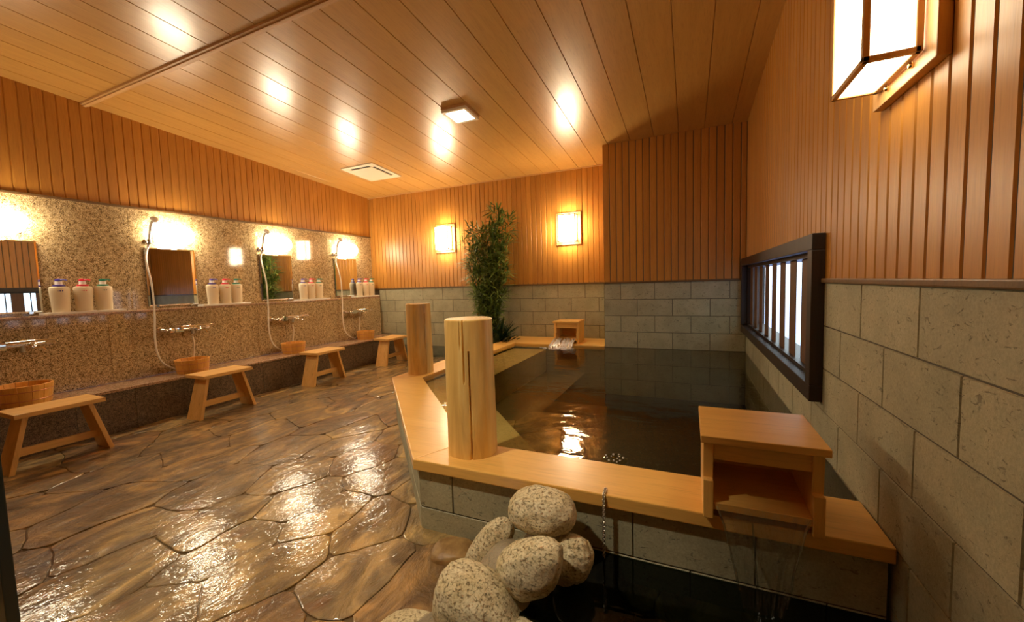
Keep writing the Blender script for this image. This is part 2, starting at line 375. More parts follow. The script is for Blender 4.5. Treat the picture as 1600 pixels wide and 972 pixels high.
# ---------------------------------------------------------------- left wall (washing side)
wl = boards('wall_left', M['panel'], lambda u, v, w: (XG+w, u, v), YF, YB, 2.05, lambda u: ceil_z(u)+.02, .0766, 1.535)
tag(wl, 'orange vertical timber panelling above the granite on the washing side', 'wall')
mb = MB(); mb.box(XG-.15, XG-.01, YF, YB+.15, -.3, 3.3); struct(mb.build('wall_left_backing', M['plaster']), 'solid wall behind the washing side panelling', 'wall')
mb = MB(); mb.box(XG-.005, XG+.014, YF, YB, 2.03, 2.052); struct(mb.build('trim_2', M['rail'], bevel=.003), 'thin brown trim strip between granite and panelling on the washing wall', 'trim')
mb = MB()
yj = [YF, -.9, .3, 1.24, 2.2, 3.42, 4.64, YB]
for a, b in zip(yj, yj[1:]): mb.box(XG-.012, XG, a+.0008, b-.0008, .93, 2.035)
struct(mb.build('wall_left_granite', M['granite'], bevel=.0015, seg=1), 'polished speckled granite slabs around the mirrors', 'wall')
# lower granite wall with its shelf top
root = empty('granite_shelf_wall', (XC, 2.5, .3), 0, 'brown speckled granite dado under the bottle shelf, along the wash taps', 'shelf')
mb = MB(); Y0 = YF; ys = [YF, -.4, .3, .91, 1.515, 1.912, 2.52, 3.13, 3.74, 4.35, 4.96, YB]
for a, b in zip(ys, ys[1:]): mb.box(XG-XC, 0, a+.0008-2.5, b-.0008-2.5, .0105, .668)
mb.build('dado_panel', M['granite'], root, .0015, seg=1)
mb = MB(); mb.box(XG-XC, .008, YF-2.5, YB-2.5, .668, .693); mb.build('shelf_top', M['graniteled'], root, .004)
# washing ledge
root = empty('washing_ledge', (XL, 2.5, -.1), 0, 'low granite ledge holding the wooden buckets along the washing wall', 'ledge')
mb = MB(); mb.box(XC-XL, 0, YF-2.5, YB-2.5, .385, .41); mb.build('ledge_top', M['graniteled'], root, .005)
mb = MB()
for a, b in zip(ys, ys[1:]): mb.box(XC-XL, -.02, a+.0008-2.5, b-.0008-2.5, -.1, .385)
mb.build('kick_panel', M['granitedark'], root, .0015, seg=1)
# ---------------------------------------------------------------- back wall
wb = boards('wall_back', M['panel'], lambda u, v, w: (u, YB-w, v), XG, XP+.05, RAIL+.018, lambda u: ceil_z(YB)+.02, .0766, -.98)
tag(wb, 'orange vertical timber panelling on the far wall behind the bamboo', 'wall')
mb = MB(); mb.box(XG-.1, XR+.1, YB+.01, YB+.15, -.7, 3.3); struct(mb.build('wall_back_backing', M['plaster']), 'solid wall behind the far panelling', 'wall')
mb = MB(); tiles(mb, lambda u, z, w: (u, YB-w, z), XC, XP+.05, ZT[:6], .3985, -1.345, -1.149)
struct(mb.build('wall_back_stone', M['tile']), 'beige tuff tile wainscot on the far wall', 'wall')
mb = MB(); tiles(mb, lambda u, z, w: (u, YB-.006-w, z), XL, -2.4, [.13, -.03, -.15], .3985, -1.345, -1.149)
struct(mb.build('baseboard_back', M['tilewet']), 'dark wet base course under the far tuff tiles', 'baseboard')
mb = MB(); mb.box(XG, XP, YB+.003, YB+.012, -.7, RAIL+.03); struct(mb.build('wall_back_grout', M['grout']), 'grout bed of the far wall tiles', 'wall')
mb = MB(); mb.box(XG, XP, YB-.014, YB+.006, RAIL, RAIL+.02); struct(mb.build('trim_3', M['rail'], bevel=.004), 'brown wooden rail above the tuff tiles on the far wall', 'trim')
mb = MB(); mb.box(XG, XP, YB-.016, YB, ceil_z(YB)-.012, ceil_z(YB)+.004); struct(mb.build('trim_4', M['trimw']), 'thin pale bead where ceiling meets the far wall', 'trim')
# projecting wall
wp = boards('wall_projection', M['panel'], lambda u, v, w: (u, YP-w, v), XP, XR, RAIL+.018, lambda u: ceil_z(YP)+.02, .0766, XP)
tag(wp, 'timber panelling on the wall section projecting over the bath', 'wall')
boards('wall_projection_return', M['panel'], lambda u, v, w: (XP-.0+w*-1, u, v), YP, YB, RAIL+.018, lambda u: ceil_z(u)+.02, .0766, YP)
mb = MB(); tiles(mb, lambda u, z, w: (u, YP-w, z), XP, XR, ZT, .3885, .41, .41-.195)
struct(mb.build('wall_projection_stone', M['tile']), 'grey tuff tiles rising from the bath water below the projecting wall', 'wall')
mb = MB(); tiles(mb, lambda u, z, w: (XP+w, u, z), YP, YB, ZT, .3985, YP, YP+.2)
struct(mb.build('wall_projection_return_stone', M['tile']), 'tuff tiles on the return of the projecting wall', 'wall')
mb = MB(); mb.box(XP+.004, XR+.1, YP+.004, YB, -.7, 3.3); struct(mb.build('wall_projection_backing', M['grout']), 'solid core of the projecting wall', 'wall')
mb = MB(); mb.box(XP-.013, XR, YP-.013, YP+.006, RAIL, RAIL+.02); mb.box(XP-.013, XP+.004, YP, YB, RAIL, RAIL+.02)
struct(mb.build('trim_5', M['rail'], bevel=.004), 'brown wooden rail above the tiles of the projecting wall', 'trim')
# ---------------------------------------------------------------- right wall
HOLE = (2.29, 4.86, .62, 1.27)
wr = boards('wall_right', M['panel'], lambda u, v, w: (XR-w, u, v), YF, YP, RAIL+.018, lambda u: ceil_z(u)+.02, .0766, 1.084, hole=(HOLE[0], HOLE[1], RAIL+.018, HOLE[3]))
tag(wr, 'orange vertical timber panelling above the slatted window', 'wall')
mb = MB(); tiles(mb, lambda u, z, w: (XR-w, u, z), YF, YP, ZT, .3935, 1.408, 1.217, hole=HOLE)
struct(mb.build('wall_right_stone', M['tile']), 'olive grey tuff tiles of the near right wall', 'wall')
mb = MB(); X0, X1 = XR+.004, XR+.16
mb.box(X0, X1, YF-.1, HOLE[0], -.7, 3.3); mb.box(X0, X1, HOLE[1], YB+.1, -.7, 3.3)
mb.box(X0, X1, HOLE[0], HOLE[1], -.7, HOLE[2]); mb.box(X0, X1, HOLE[0], HOLE[1], HOLE[3], 3.3)
struct(mb.build('wall_right_backing', M['grout']), 'solid wall around the window opening', 'wall')
mb = MB()
for a, b in ((YF, 2.22), (4.93, YP)): mb.box(XR-.016, XR+.006, a, b, RAIL, RAIL+.02)
struct(mb.build('trim_6', M['rail'], bevel=.004), 'brown wooden rail above the tiles of the right wall', 'trim')
# near walls, behind and beside the viewer
nb = boards('wall_front', M['panel'], lambda u, v, w: (u, YF+w, v), XG, XR, 1.128, lambda u: ceil_z(YF)+.02, .0766, 0)
tag(nb, 'timber panelling behind the viewer', 'wall')
mb = MB(); tiles(mb, lambda u, z, w: (u, YF+w, z), XG, XR, ZT, .3985, 0, .2); struct(mb.build('wall_front_stone', M['tile']), 'tuff tiles behind the viewer', 'wall')
mb = MB(); mb.box(XG-.1, XR+.1, YF-.15, YF-.01, -.7, 3.3); struct(mb.build('wall_front_backing', M['grout']), 'solid wall behind the viewer', 'wall')
mb = MB(); mb.box(-2.3, -2.03, .445, .475, -.03, 2.2); 
struct(mb.build('wall_partition', M['partition'], bevel=.004), 'dark out-of-focus screen edge at the left of the view', 'wall')

# ---------------------------------------------------------------- window
root = empty('window_1', (XR, 3.575, .56), 0, 'low wide window with dark wooden frame and vertical slats', 'window', None, 'structure')
F0, F1, G0, G1 = 2.22-3.575, 4.935-3.575, 0, .775
w = .075; mb = MB()
mb.box(-.052, .0, F0, F1, G1-w, G1); mb.box(-.052, .0, F0, F1, G0, G0+w); mb.box(-.052, .0, F0, F0+w, G0+w, G1-w); mb.box(-.052, .0, F1-w, F1, G0+w, G1-w)
mb.build('window_frame', M['darkwood'], root, .004)
mb = MB()   # inner jamb lining
a0, a1, b0, b1 = HOLE[0]-3.575, HOLE[1]-3.575, HOLE[2]-.56, HOLE[3]-.56
for bx in ((a0, a1, b1-.035, b1), (a0, a1, b0, b0+.035), (a0, a0+.03, b0, b1), (a1-.03, a1, b0, b1)): mb.box(.0, .15, *bx)
mb.build('jamb_lining', M['darkwood'], root)
for k in range(9):
    yc = 2.36+.3*k + .005
    if k == 8: yc = 4.745
    mb = MB(); mb.box(.026, .031, yc-.078-3.575, yc+.078-3.575, b0+.03, b1-.03); mb.build('slat', M['slatwood'], root, .002)
for k in range(8):
    yc = 2.53+.3*k; mb = MB(); mb.box(.044, .048, yc-.008-3.575, yc+.008-3.575, b0+.03, b1-.03); mb.build('mullion', M['darkwood'], root)
mb = MB(); mb.box(.052, .056, a0, a1, b0, b1); mb.build('pane', M['pane'], root)

# ---------------------------------------------------------------- floor: wet crazy paving
random.seed(7)
def clip(poly, nx, ny, c):      # keep nx*x+ny*y <= c
    out = []
    for i in range(len(poly)):
        p, q = poly[i], poly[(i+1) % len(poly)]
        dp, dq = nx*p[0]+ny*p[1]-c, nx*q[0]+ny*q[1]-c
        if dp <= 0: out.append(p)
        if (dp < 0 < dq) or (dq < 0 < dp):
            t = dp/(dp-dq); out.append((p[0]+t*(q[0]-p[0]), p[1]+t*(q[1]-p[1])))
    return out
AX = 1.35; seeds = []
tries = 0
while len(seeds) < 240 and tries < 20000:
    tries += 1
    p = (random.uniform(XL-.2, .6), random.uniform(YF-.2, YB+.2))
    dm = random.choice((.34, .46, .60))
    if all(math.hypot(AX*(p[0]-q[0]), (p[1]-q[1])) > dm for q in seeds): seeds.append(p)
mb = MB()
for i, s in enumerate(seeds):
    if (s[0] > -2.2 and s[1] > 3.1) or (s[0] > -.9 and s[1] > 1.9): continue
    poly = [(XL+.0, YF), (XR, YF), (XR, YB), (XL, YB)]
    for q in sorted(seeds, key=lambda q: (AX*(q[0]-s[0]))**2+(q[1]-s[1])**2)[1:30]:
        nx, ny = (q[0]-s[0])*AX*AX, q[1]-s[1]; c = nx*(s[0]+q[0])/2 + ny*(s[1]+q[1])/2; L = math.hypot(nx, ny)
        poly = clip(poly, nx/L, ny/L, c/L-.0025)
        if len(poly) < 3: break
    if len(poly) < 3: continue
    # the pool cut away: keep the wet room side of the dam
    L = math.hypot(.75, .75)
    if s[1] < 1.6: poly = clip(poly, .60/L, -.45/L, (.60*-.50 - .45*1.45)/L) if False else clip(poly, .8, -.6, .8*-.52-.6*1.45)
    if len(poly) < 3: continue
    ar = abs(sum(poly[k][0]*poly[(k+1) % len(poly)][1]-poly[(k+1) % len(poly)][0]*poly[k][1] for k in range(len(poly))))/2
    if ar < .004: continue
    # round the corners, roughen the outline
    pts = []
    for k in range(len(poly)):
        p, q = poly[k], poly[(k+1) % len(poly)]; d = math.hypot(q[0]-p[0], q[1]-p[1])
        if d < 1e-4: continue
        r = min(.3, .022/d); nseg = max(1, int(d/.05))
        for j in range(nseg+1):
            t = r + (1-2*r)*j/nseg; pts.append((p[0]+t*(q[0]-p[0]), p[1]+t*(q[1]-p[1])))
    pts = [(x+.045*noise.noise((x*4, y*4, 3))+.008*noise.noise((x*20, y*20, 3)), y+.045*noise.noise((x*4, y*4, 9))+.008*noise.noise((x*20, y*20, 9))) for x, y in pts]
    pts = [(max(x, XL-.015), y) for x, y in pts]
    cx = sum(p[0] for p in pts)/len(pts); cy = sum(p[1] for p in pts)/len(pts)
    h = random.uniform(-.002, .003); tx, ty = random.uniform(-.006, .006), random.uniform(-.006, .006)
    n = len(pts); vs = []; fs = []
    for ins, dz in ((0, -.022), (0, -.002), (.004, .0)):
        for x, y in pts:
            d = math.hypot(x-cx, y-cy); k = max(0, 1-ins/max(d, 1e-3)); X, Y = cx+(x-cx)*k, cy+(y-cy)*k
            vs.append((X, Y, floor_z(X)+dz+h+tx*(X-cx)+ty*(Y-cy)))
    for ring in range(2): fs += [(ring*n+k, ring*n+(k+1) % n, (ring+1)*n+(k+1) % n, (ring+1)*n+k) for k in range(n)]
    vs.append((cx, cy, floor_z(cx)+h+.002)); fs += [(2*n+k, 2*n+(k+1) % n, 3*n) for k in range(n)]
    mb.add(vs, fs)
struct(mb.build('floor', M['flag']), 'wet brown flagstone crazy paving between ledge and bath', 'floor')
def slab(xa, xb, ya, yb, dz=-.0065):
    return [(xa, ya, floor_z(xa)+dz), (xb, ya, floor_z(xb)+dz), (xb, yb, floor_z(xb)+dz), (xa, yb, floor_z(xa)+dz)]
mb = MB()
mb.add(slab(XL-.1, -1.2, YF, YB), [(0, 1, 2, 3)])
mb.add([(-1.2, YF, -.014), (-1.2, 1.5, -.014), (-.48, 1.5, -.014), (-2.5, YF, -.014)][:0] or [(-1.2, 1.5, -.0065), (-1.2, .55, -.0065), (-.48, 1.5, -.0065)], [(0, 1, 2)])
mb.add([(XG, YF, -.3), (XR, YF, -.3), (XR, YB, -.3), (XG, YB, -.3)][:0] or [(-1.2, 1.45, -.0066), (-.9, 1.9, -.0066), (-1.2, 2.2, -.0066)], [(0, 1, 2)])
struct(mb.build('floor_bed', M['floorgrout']), 'dark wet grout bed between the flagstones', 'floor')

# ================================================================ the bath
O_ = [(-2.43, 5.575), (-2.43, 2.78), (-1.18, 1.464), (.556, 1.464)]
I_ = [(-2.16, 4.92), (-2.16, 2.865), (-1.045, 1.74), (.556, 1.74)]
bath = empty('bath_tub', (-1, 3.2, 0), 0, 'large sunken hot bath with wide pale cypress rim and tuff tiled sides', 'bath')
L3 = lambda pts: [(x+1, y-3.2) for x, y in pts]
RZ0, RZ1 = .293, .343
for nm, ax, poly in (('left', 'y', [O_[0], O_[1], I_[1], (-2.16, 4.92)]), ('corner', 'x', [O_[1], O_[2], I_[2], I_[1]]), ('front', 'x', [O_[2], O_[3], I_[3], I_[2]]),
                     ('back', 'x', [(-2.43, 5.575), (-2.16, 4.92), (XP-.006, 4.92), (XP-.006, 5.575)])):
    mb = MB(); mb.prism(L3(poly), RZ0, RZ1); mb.build('rim_board', M['hinoki'][ax], bath, .005)
# tiled walls beneath the rim
def off(pts, d): return pts
TO = [(-2.405, 5.56), (-2.405, 2.79), (-1.167, 1.49), (.55, 1.49)]
mb = MB()
core = [(-2.40, 5.55), (-2.40, 2.793), (-1.164, 1.495), (.55, 1.495), (.55, 1.72), (-1.06, 1.72), (-2.18, 2.85), (-2.18, 4.94), (XP-.01, 4.94), (XP-.01, 5.55)]
mb.prism(L3(core), -.45, RZ0); mb.build('core', M['grout'], bath)
mb = MB()
zl = [RZ0, .105, -.09, -.285]
def seg_tiles(p, q, ph):
    d = Vector((q[0]-p[0], q[1]-p[1])); L = d.length; d /= L; nrm = Vector((d.y, -d.x))
    tiles(mb, lambda u, z, w: (p[0]+d.x*u+nrm.x*w+1, p[1]+d.y*u+nrm.y*w-3.2, z), 0, L, zl, .397, ph, ph-.2)
seg_tiles(TO[0], TO[1], 0); seg_tiles(TO[1], TO[2], .1); seg_tiles(TO[2], TO[3], .181)
tl = mb.build('side_tiles', M['tile'], bath); tag(tl, 'green grey tuff tile sides')
mb = MB()      # inner lining: bench and deep floor
mb.prism(L3([(-2.18, 4.95), (-2.18, 2.85), (-1.06, 1.72), (-.57, 1.72), (-1.273, 2.50), (-1.722, 2.998), (-1.722, 4.95)]), -.5, .27)
bn = mb.build('bench', M['bench'], bath, .004); tag(bn, 'tan submerged bench step')
mb = MB(); mb.box(-2.2+1, .56+1, 1.7-3.2, 4.95-3.2, -.5, -.42); mb.build('basin_floor', M['pooldark'], bath)
mb = MB(); mb.box(-1.05+1, .556+1, 1.72-3.2, 1.735-3.2, -.45, RZ0)
mb.build('inner_lining', M['poolwall'], bath)
mb = MB(); mb.box(-2.175+1, XP-.01+1, 4.932-3.2, 4.939-3.2, .27, RZ0); mb.build('inner_lining', M['poolwall'], bath)
# water
def water_sheet(name, poly, z, mat, label, cat):
    mb = MB(); mb.add([(x, y, z) for x, y in poly], [tuple(range(len(poly)))])
    return tag(mb.build(name, mat, upward=True), label, cat)
water_sheet('bath_water', [(-2.162, 4.925), (-2.162, 2.864), (-1.044, 1.738), (.559, 1.738), (.559, 4.949), (XP-.003, 4.949), (XP-.003, 4.925)], .325, M['water'], 'dark clear rippling hot water filling the rimmed bath', 'water')
# lower pool
root = empty('plunge_pool', (-.1, .6, -.45), 0, 'dark stone plunge pool basin beside the rocks, below the bath front', 'pool')
mb = MB(); mb.box(-.9, .655, -1.88, .885, -.05, 0); mb.build('basin_floor', M['pooldark'], root)
mb = MB()
dam = [(-.52, 1.486), (-.57, 1.30), (-.60, 1.10), (-.66, .95), (-.80, .60), (-1.0, 0), (-1.0, -1.28)]
outer = [(x-.18, y) for x, y in dam]
mb.prism([(x+.1, y-.6) for x, y in dam[::-1]] + [(x+.1, y-.6) for x, y in outer], 0, .50)
mb.build('kerb', M['mortar'], root, .01)
water_sheet('plunge_pool_water', [(.559, 1.488), (-.53, 1.488), (-.575, 1.28), (-.605, 1.1), (-.665, .95), (-.805, .6), (-1.0, 0), (-1.0, -1.28), (.559, -1.28)], .10, M['waterdark'], 'near black still water of the small plunge pool below the front rim', 'water')

# ---------------------------------------------------------------- log posts
def log_post(x, y, r, z1, seed, label, cracks, stain):
    root = empty('log_post', (x, y, RZ1), 0, label, 'post', 'log posts on the bath rim corners')
    mt, nt, b = newmat('peeled_log'); v = coords(nt, (1, 1, .12))
    c = ramp(nt, noise_n(nt, v, 14, 5, .6, 1.), [(.3, (.68, .39, .10)), (.5, (.83, .54, .16)), (.72, (.90, .66, .25))])
    st = ramp(nt, noise_n(nt, coords(nt, (1, 1, .10)), 9, 4, .6), [(.56, (0, 0, 0)), (.72, (.55, .55, .55))]); c = mixc(nt, st, c, stain)
    vo = nt.nodes.new('ShaderNodeTexVoronoi'); vo.inputs['Scale'].default_value = 6.5; nt.links.new(coords(nt, (1, 1, .7)), vo.inputs['Vector'])
    c = mixc(nt, ramp(nt, vo.outputs['Distance'], [(.04, (.75, .75, .75)), (.13, (0, 0, 0))]), c, (.34, .14, .03))
    nt.links.new(c, b.inputs['Base Color']); b.inputs['Roughness'].default_value = .42
    bump(nt, b, noise_n(nt, coords(nt, (1, 1, .08)), 40, 4), .25, .006)
    H = z1-RZ1; n = 144; rows = 46; vs = []; fs = []
    for i in range(rows+1):
        t = i/rows; z = H*t
        for k in range(n):
            a = 2*PI*k/n; rr = r*(1.035-.045*t)
            rr *= 1+.025*math.cos(3*a+seed)+.015*math.cos(7*a+seed*2)+.012*noise.noise((math.cos(a)*1.5, math.sin(a)*1.5, z*3+seed))
            for ca, w_, dep, zlo, zhi in cracks:
                aa = ca + .05*noise.noise((z*4, seed, ca)) ; da = abs((a-aa+PI) % (2*PI)-PI)
                if da < w_ and zlo <= t <= zhi: rr -= dep*(1-da/w_)
            if i == rows: rr -= .006
            if i == rows-1: z = H-.005
            if i == rows: z = H
            vs.append((rr*math.cos(a), rr*math.sin(a), z))
    for i in range(rows):
        for k in range(n): fs.append((i*n+k, i*n+(k+1) % n, (i+1)*n+(k+1) % n, (i+1)*n+k))
    vs.append((0, 0, H+.001)); c0 = len(vs)-1
    tops = [(rows*n+k, rows*n+(k+1) % n, c0) for k in range(n)]
    MB().add(vs, fs).build('trunk', mt, root, smooth=True)
    mt2, nt, b = newmat('log_end_grain'); wv = nt.nodes.new('ShaderNodeTexWave'); wv.wave_type = 'RINGS'; wv.rings_direction = 'Z'; wv.inputs['Scale'].default_value = 16; wv.inputs['Distortion'].default_value = 1.5
    nt.links.new(coords(nt), wv.inputs['Vector']); nt.links.new(ramp(nt, wv.outputs['Fac'], [(0, (.66, .42, .15)), (1, (.80, .57, .25))]), b.inputs['Base Color']); b.inputs['Roughness'].default_value = .5
    e = MB(); e.v = vs[rows*n:]; e.f = [(k, (k+1) % n, n) for k in range(n)]; eo = e.build('end_grain', mt2, root); tag(eo, 'sawn end with growth rings')
    return root
log_post(-.966, 1.658, .115, .99, 1.3, 'near pale log post, thick, long dark crack, standing on the front rim corner', [(-1.10, .035, .018, 0, .78), (-1.32, .025, .012, .55, 1.0), (-1.45, .02, .008, .8, 1)], (.42, .30, .14))
log_post(-2.31, 3.04, .113, .99, 4.1, 'farther log post with grey streaked right side, beside the far stool', [(-.42, .035, .016, 0, .85)], (.38, .36, .27))

# ---------------------------------------------------------------- spout boxes and their water
def spout_box(x, y, label):
    root = empty('water_spout_box', (x, y, RZ1), 0, label, 'spout', 'cypress water spout boxes on the rim')
    h = M['hinoki']
    # local: front face at y=0, body goes back to y=.31; width .335
    for sx_ in (-1, 1):
        mb = MB(); x0 = sx_*.1675; xi = sx_*.137; a, b = sorted((x0, xi))
        mb.add([(px, py, pz) for px in (a, b) for py, pz in ((-.012, .0), (.30, .0), (.30, .262), (.002, .262), (.012, .13), (-.012, .13))],
               [(0, 1, 2, 3, 4, 5), (11, 10, 9, 8, 7, 6)] + [(i, (i+1) % 6, 6+(i+1) % 6, 6+i) for i in range(6)])
        mb.build('side_panel', h['z'], root, .0015, seg=1)
    mb = MB(); mb.box(-.137, .137, .014, .036, .195, .262); mb.build('top_rail', h['x'], root, .0015, seg=1)
    mb = MB(); mb.box(-.137, .137, .275, .297, .0, .262); mb.build('back_panel', h['x'], root, .0015, seg=1)
    mb = MB(); mb.add([(px, py, pz) for px in (-.137, .137) for py, pz in ((-.006, .03), (.275, .05), (.275, .075), (-.006, .055))], [(0, 1, 2, 3), (7, 6, 5, 4)] + [(i, (i+1) % 4, 4+(i+1) % 4, 4+i) for i in range(4)])
    mb.build('channel_floor', h['x'], root, .0015, seg=1)
    mb = MB(); mb.box(-.176, .176, -.028, .31, .262, .287); mb.build('lid', h['x'], root, .003)
    return root
spout_box(.212, 1.452, 'near spout box on the front rim beside the right wall, open mouth towards the viewer')
spout_box(-1.48, 5.075, 'small far spout box on the back rim, pouring into the bath')
def stream(name, x, y, z0, z1, w0, w1, throw, mat, label, strands, seed, thick=.0028):
    random.seed(seed); root = empty(name, (x, y, z0), 0, label, 'water')
    mb = MB(); nu, nv = 28, 22; vs = []
    for j in range(nv+1):
        t = j/nv; z = -(z0-z1)*t; yy = -throw*t**.6
        w_ = w0+(w1-w0)*t**.7
        for i in range(nu+1):
            u = i/nu-.5
            vs.append((u*w_, yy + .008*noise.noise((u*14, t*1.5, seed)), z))
    mb.add(vs, [(j*(nu+1)+i, j*(nu+1)+i+1, (j+1)*(nu+1)+i+1, (j+1)*(nu+1)+i) for j in range(nv) for i in range(nu)])
    mb.build('sheet', mat, root, smooth=True)
    for s in range(strands):
        u = (-.5 if s == 0 else .5 if s == 1 else random.uniform(-.46, .46)); t0 = 0 if s < 2 else random.uniform(0, .2); t1 = random.uniform(.75, 1); pts = []; rr = []
        for j in range(14):
            t = t0+(t1-t0)*j/13; w_ = w0+(w1-w0)*t**.7
            pts.append((u*w_+.006*noise.noise((t*5, s, 1)), -throw*t**.6-.003, -(z0-z1)*t)); rr.append(thick*(1+1.2*abs(noise.noise((t*9, s, 4)))))
        MB().tube(pts, rr, 6).build('strand', M['froth'] if thick > .003 else M['stream'], root, smooth=True)
    return root
stream('falling_water', .212, 1.435, .402, .10, .262, .11, .055, M['stream'], 'thin clear sheet of water falling from the near spout box to the plunge pool', 3, 3, .0026)
fs_ = stream('falling_water', -1.48, 5.06, .41, .325, .262, .30, .30, M['stream'], 'sparkling water pouring from the far spout box into the bath', 26, 5, .0042)
# water in the near channel
# splash ring below the far spout and the little surface fountain near the rim
random.seed(9); mb = MB()
for k in range(34):
    a = random.uniform(0, 2*PI); rx, ry = random.uniform(.03, .24), random.uniform(0, .05)
    x, y = -1.50+rx*math.cos(a), 4.76+random.uniform(-.12, .07)
    mb.add(*(lambda r: ([(x+r*math.cos(t)*math.cos(p)*1.6, y+r*math.sin(t)*math.cos(p), .326+r*.5*math.sin(p)) for p in (-.6, 0, .6) for t in [2*PI*i/8 for i in range(8)]] + [(x, y, .326+r*.5)],
        [(j*8+i, j*8+(i+1) % 8, (j+1)*8+(i+1) % 8, (j+1)*8+i) for j in range(2) for i in range(8)] + [(16+i, 16+(i+1) % 8, 24) for i in range(8)]))(random.uniform(.006, .02)))
tag(mb.build('water_splash', M['froth'], smooth=True), 'white froth on the bath surface where the far spout lands', 'water', None, 'stuff')
root = empty('bubbling_outlet', (-.318, 1.835, .322), 0, 'round bubbling ring on the dark water close to the front rim', 'outlet')
mb = MB()
mb.lathe([(.028, -.004), (.036, .003), (.048, .004), (.060, -.004)], 40, caps=False); mb.lathe([(.000, .004), (.012, .005), (.018, -.003)], 24, caps=False)
mb.build('ripple', M['water'], root, smooth=True)
random.seed(4)
for k in range(12):
    a = k*2.4; r_ = .006+.042*math.sqrt((k+.5)/12)
    mb = MB(); q = random.uniform(.003, .0055); mb.lathe([(0.0001, -q), (q*.8, -q*.5), (q, 0), (q*.8, q*.6), (.0001, q)], 10, T=TR((r_*math.cos(a), r_*math.sin(a), .004)))
    mb.build('bubble', M['froth'], root, smooth=True)
# plug chain
root = empty('plug_chain', (-.293, 1.475, RZ1), 0, 'thin twisted metal chain hanging from the front rim into the plunge pool', 'chain')
mb = MB(); path = [(-.0, .02, .004), (0, .005, .006), (0, -.011, .002), (.0, -.016, -.02), (-.002, -.018, -.245)]
P3 = [Vector(p) for p in path]; tot = sum((P3[i+1]-P3[i]).length for i in range(len(P3)-1)); nl = 34
for k in range(nl):
    s = tot*(k+.5)/nl; i = 0
    while i < len(P3)-2 and s > (P3[i+1]-P3[i]).length: s -= (P3[i+1]-P3[i]).length; i += 1
    d = (P3[i+1]-P3[i]).normalized(); c = P3[i]+d*s; a = d.orthogonal().normalized(); b = d.cross(a)
    if k % 2: a, b = b, a
    ring = [c + d*.0068*math.cos(t) + a*.0052*math.sin(t) for t in [2*PI*j/10 for j in range(11)]]
    mb.tube(ring, .0021, 6, False)
mb.build('links', M['steel'], root, smooth=True)
MB().lathe([(.001, -.01), (.003, -.01), (.003, .004), (.007, .006), (.006, .010), (.001, .011)], 12, T=TR((0, .022, 0))).build('anchor_screw', M['steel'], root, smooth=True)

# ---------------------------------------------------------------- rocks
def rock(name, loc, dims, rot, seed, label, mat=None, shape=None, amp=.10):
    bm = bmesh.new(); bmesh.ops.create_icosphere(bm, subdivisions=5, radius=1)
    for v in bm.verts:
        p = v.co.copy(); n_ = p.normalized()
        p = Vector([math.copysign(abs(c)**.80, c) for c in p])
        if shape: p = shape(p)
        p = p*(1+amp*noise.noise(n_*1.3+Vector((seed, 0, 0)))+amp*.6*noise.noise(n_*3.1+Vector((0, seed, 0)))+.012*noise.noise(n_*9+Vector((0, seed, 2))))
        v.co = Vector((p.x*dims[0]/2, p.y*dims[1]/2, p.z*dims[2]/2))
    R = Matrix.Rotation(rot[2], 3, 'Z') @ Matrix.Rotation(rot[1], 3, 'Y') @ Matrix.Rotation(rot[0], 3, 'X')
    for v in bm.verts: v.co = R @ v.co
    me = bpy.data.meshes.new(name); bm.to_mesh(me); bm.free(); me.materials.append(mat or M['rock']); me.shade_smooth()
    o = bpy.data.objects.new(name, me); COL.objects.link(o); o.location = loc
    return tag(o, label, 'rock', 'porous rocks piled at the front of the bath')
heart = lambda p: Vector((p.x*(1+.34*p.z)+.08*p.z, p.y, p.z*(1+.10*abs(p.x)-.0) - .25*max(0, -p.x)*max(0, p.z)))
rock('river_rock', (-.497, 1.335, .312), (.245, .19, .142), (0, .03, .1), 2.1, 'pale oval rock on top of the pile, touching the bath rim', amp=.07)
rock('river_rock', (-.703, 1.30, .140), (.27, .12, .122), (0, -.93, .1), 5.3, 'slim upright leaning rock on the left of the pile', amp=.06)
rock('river_rock', (-.470, 1.15, .222), (.225, .15, .168), (0, -.35, .0), 8.7, 'heart shaped rock in the middle of the pile', shape=heart, amp=.08)
rock('river_rock', (-.372, 1.30, .183), (.135, .13, .150), (.1, .3, .2), 11.2, 'shaded brown rock behind the heart shaped rock, next to the plunge pool')
tri = lambda p: Vector((p.x*(1-.26*p.z)-.30*p.z+.06, p.y, p.z))
rock('river_rock', (-.640, 1.075, .100), (.31, .21, .225), (0, .10, .0), 14.9, 'largest rock, blunt triangular, in front at the left of the pile', shape=tri, amp=.08)
rock('river_rock', (-.86, 1.00, -.030), (.24, .20, .11), (0, 0, .2), 17.7, 'flat rock at the bottom left end of the pile, cut by the frame', amp=.06)
rock('river_rock', (-.452, 1.06, .045), (.16, .13, .12), (0, .1, .1), 21.3, 'half buried greyish rock at the foot of the pile', amp=.06)
rm, rnt, rb = newmat('brown_rock'); rnt.links.new(ramp(rnt, noise_n(rnt, coords(rnt), 18, 5, .6), [(.35, (.22, .12, .04)), (.65, (.40, .25, .09))]), rb.inputs['Base Color']); rb.inputs['Roughness'].default_value = .5
rock('river_rock', (-.925, 1.385, .0), (.19, .16, .09), (0, 0, .3), 25.1, 'low brown rock at floor level between the pile and the bath corner', rm, amp=.05)
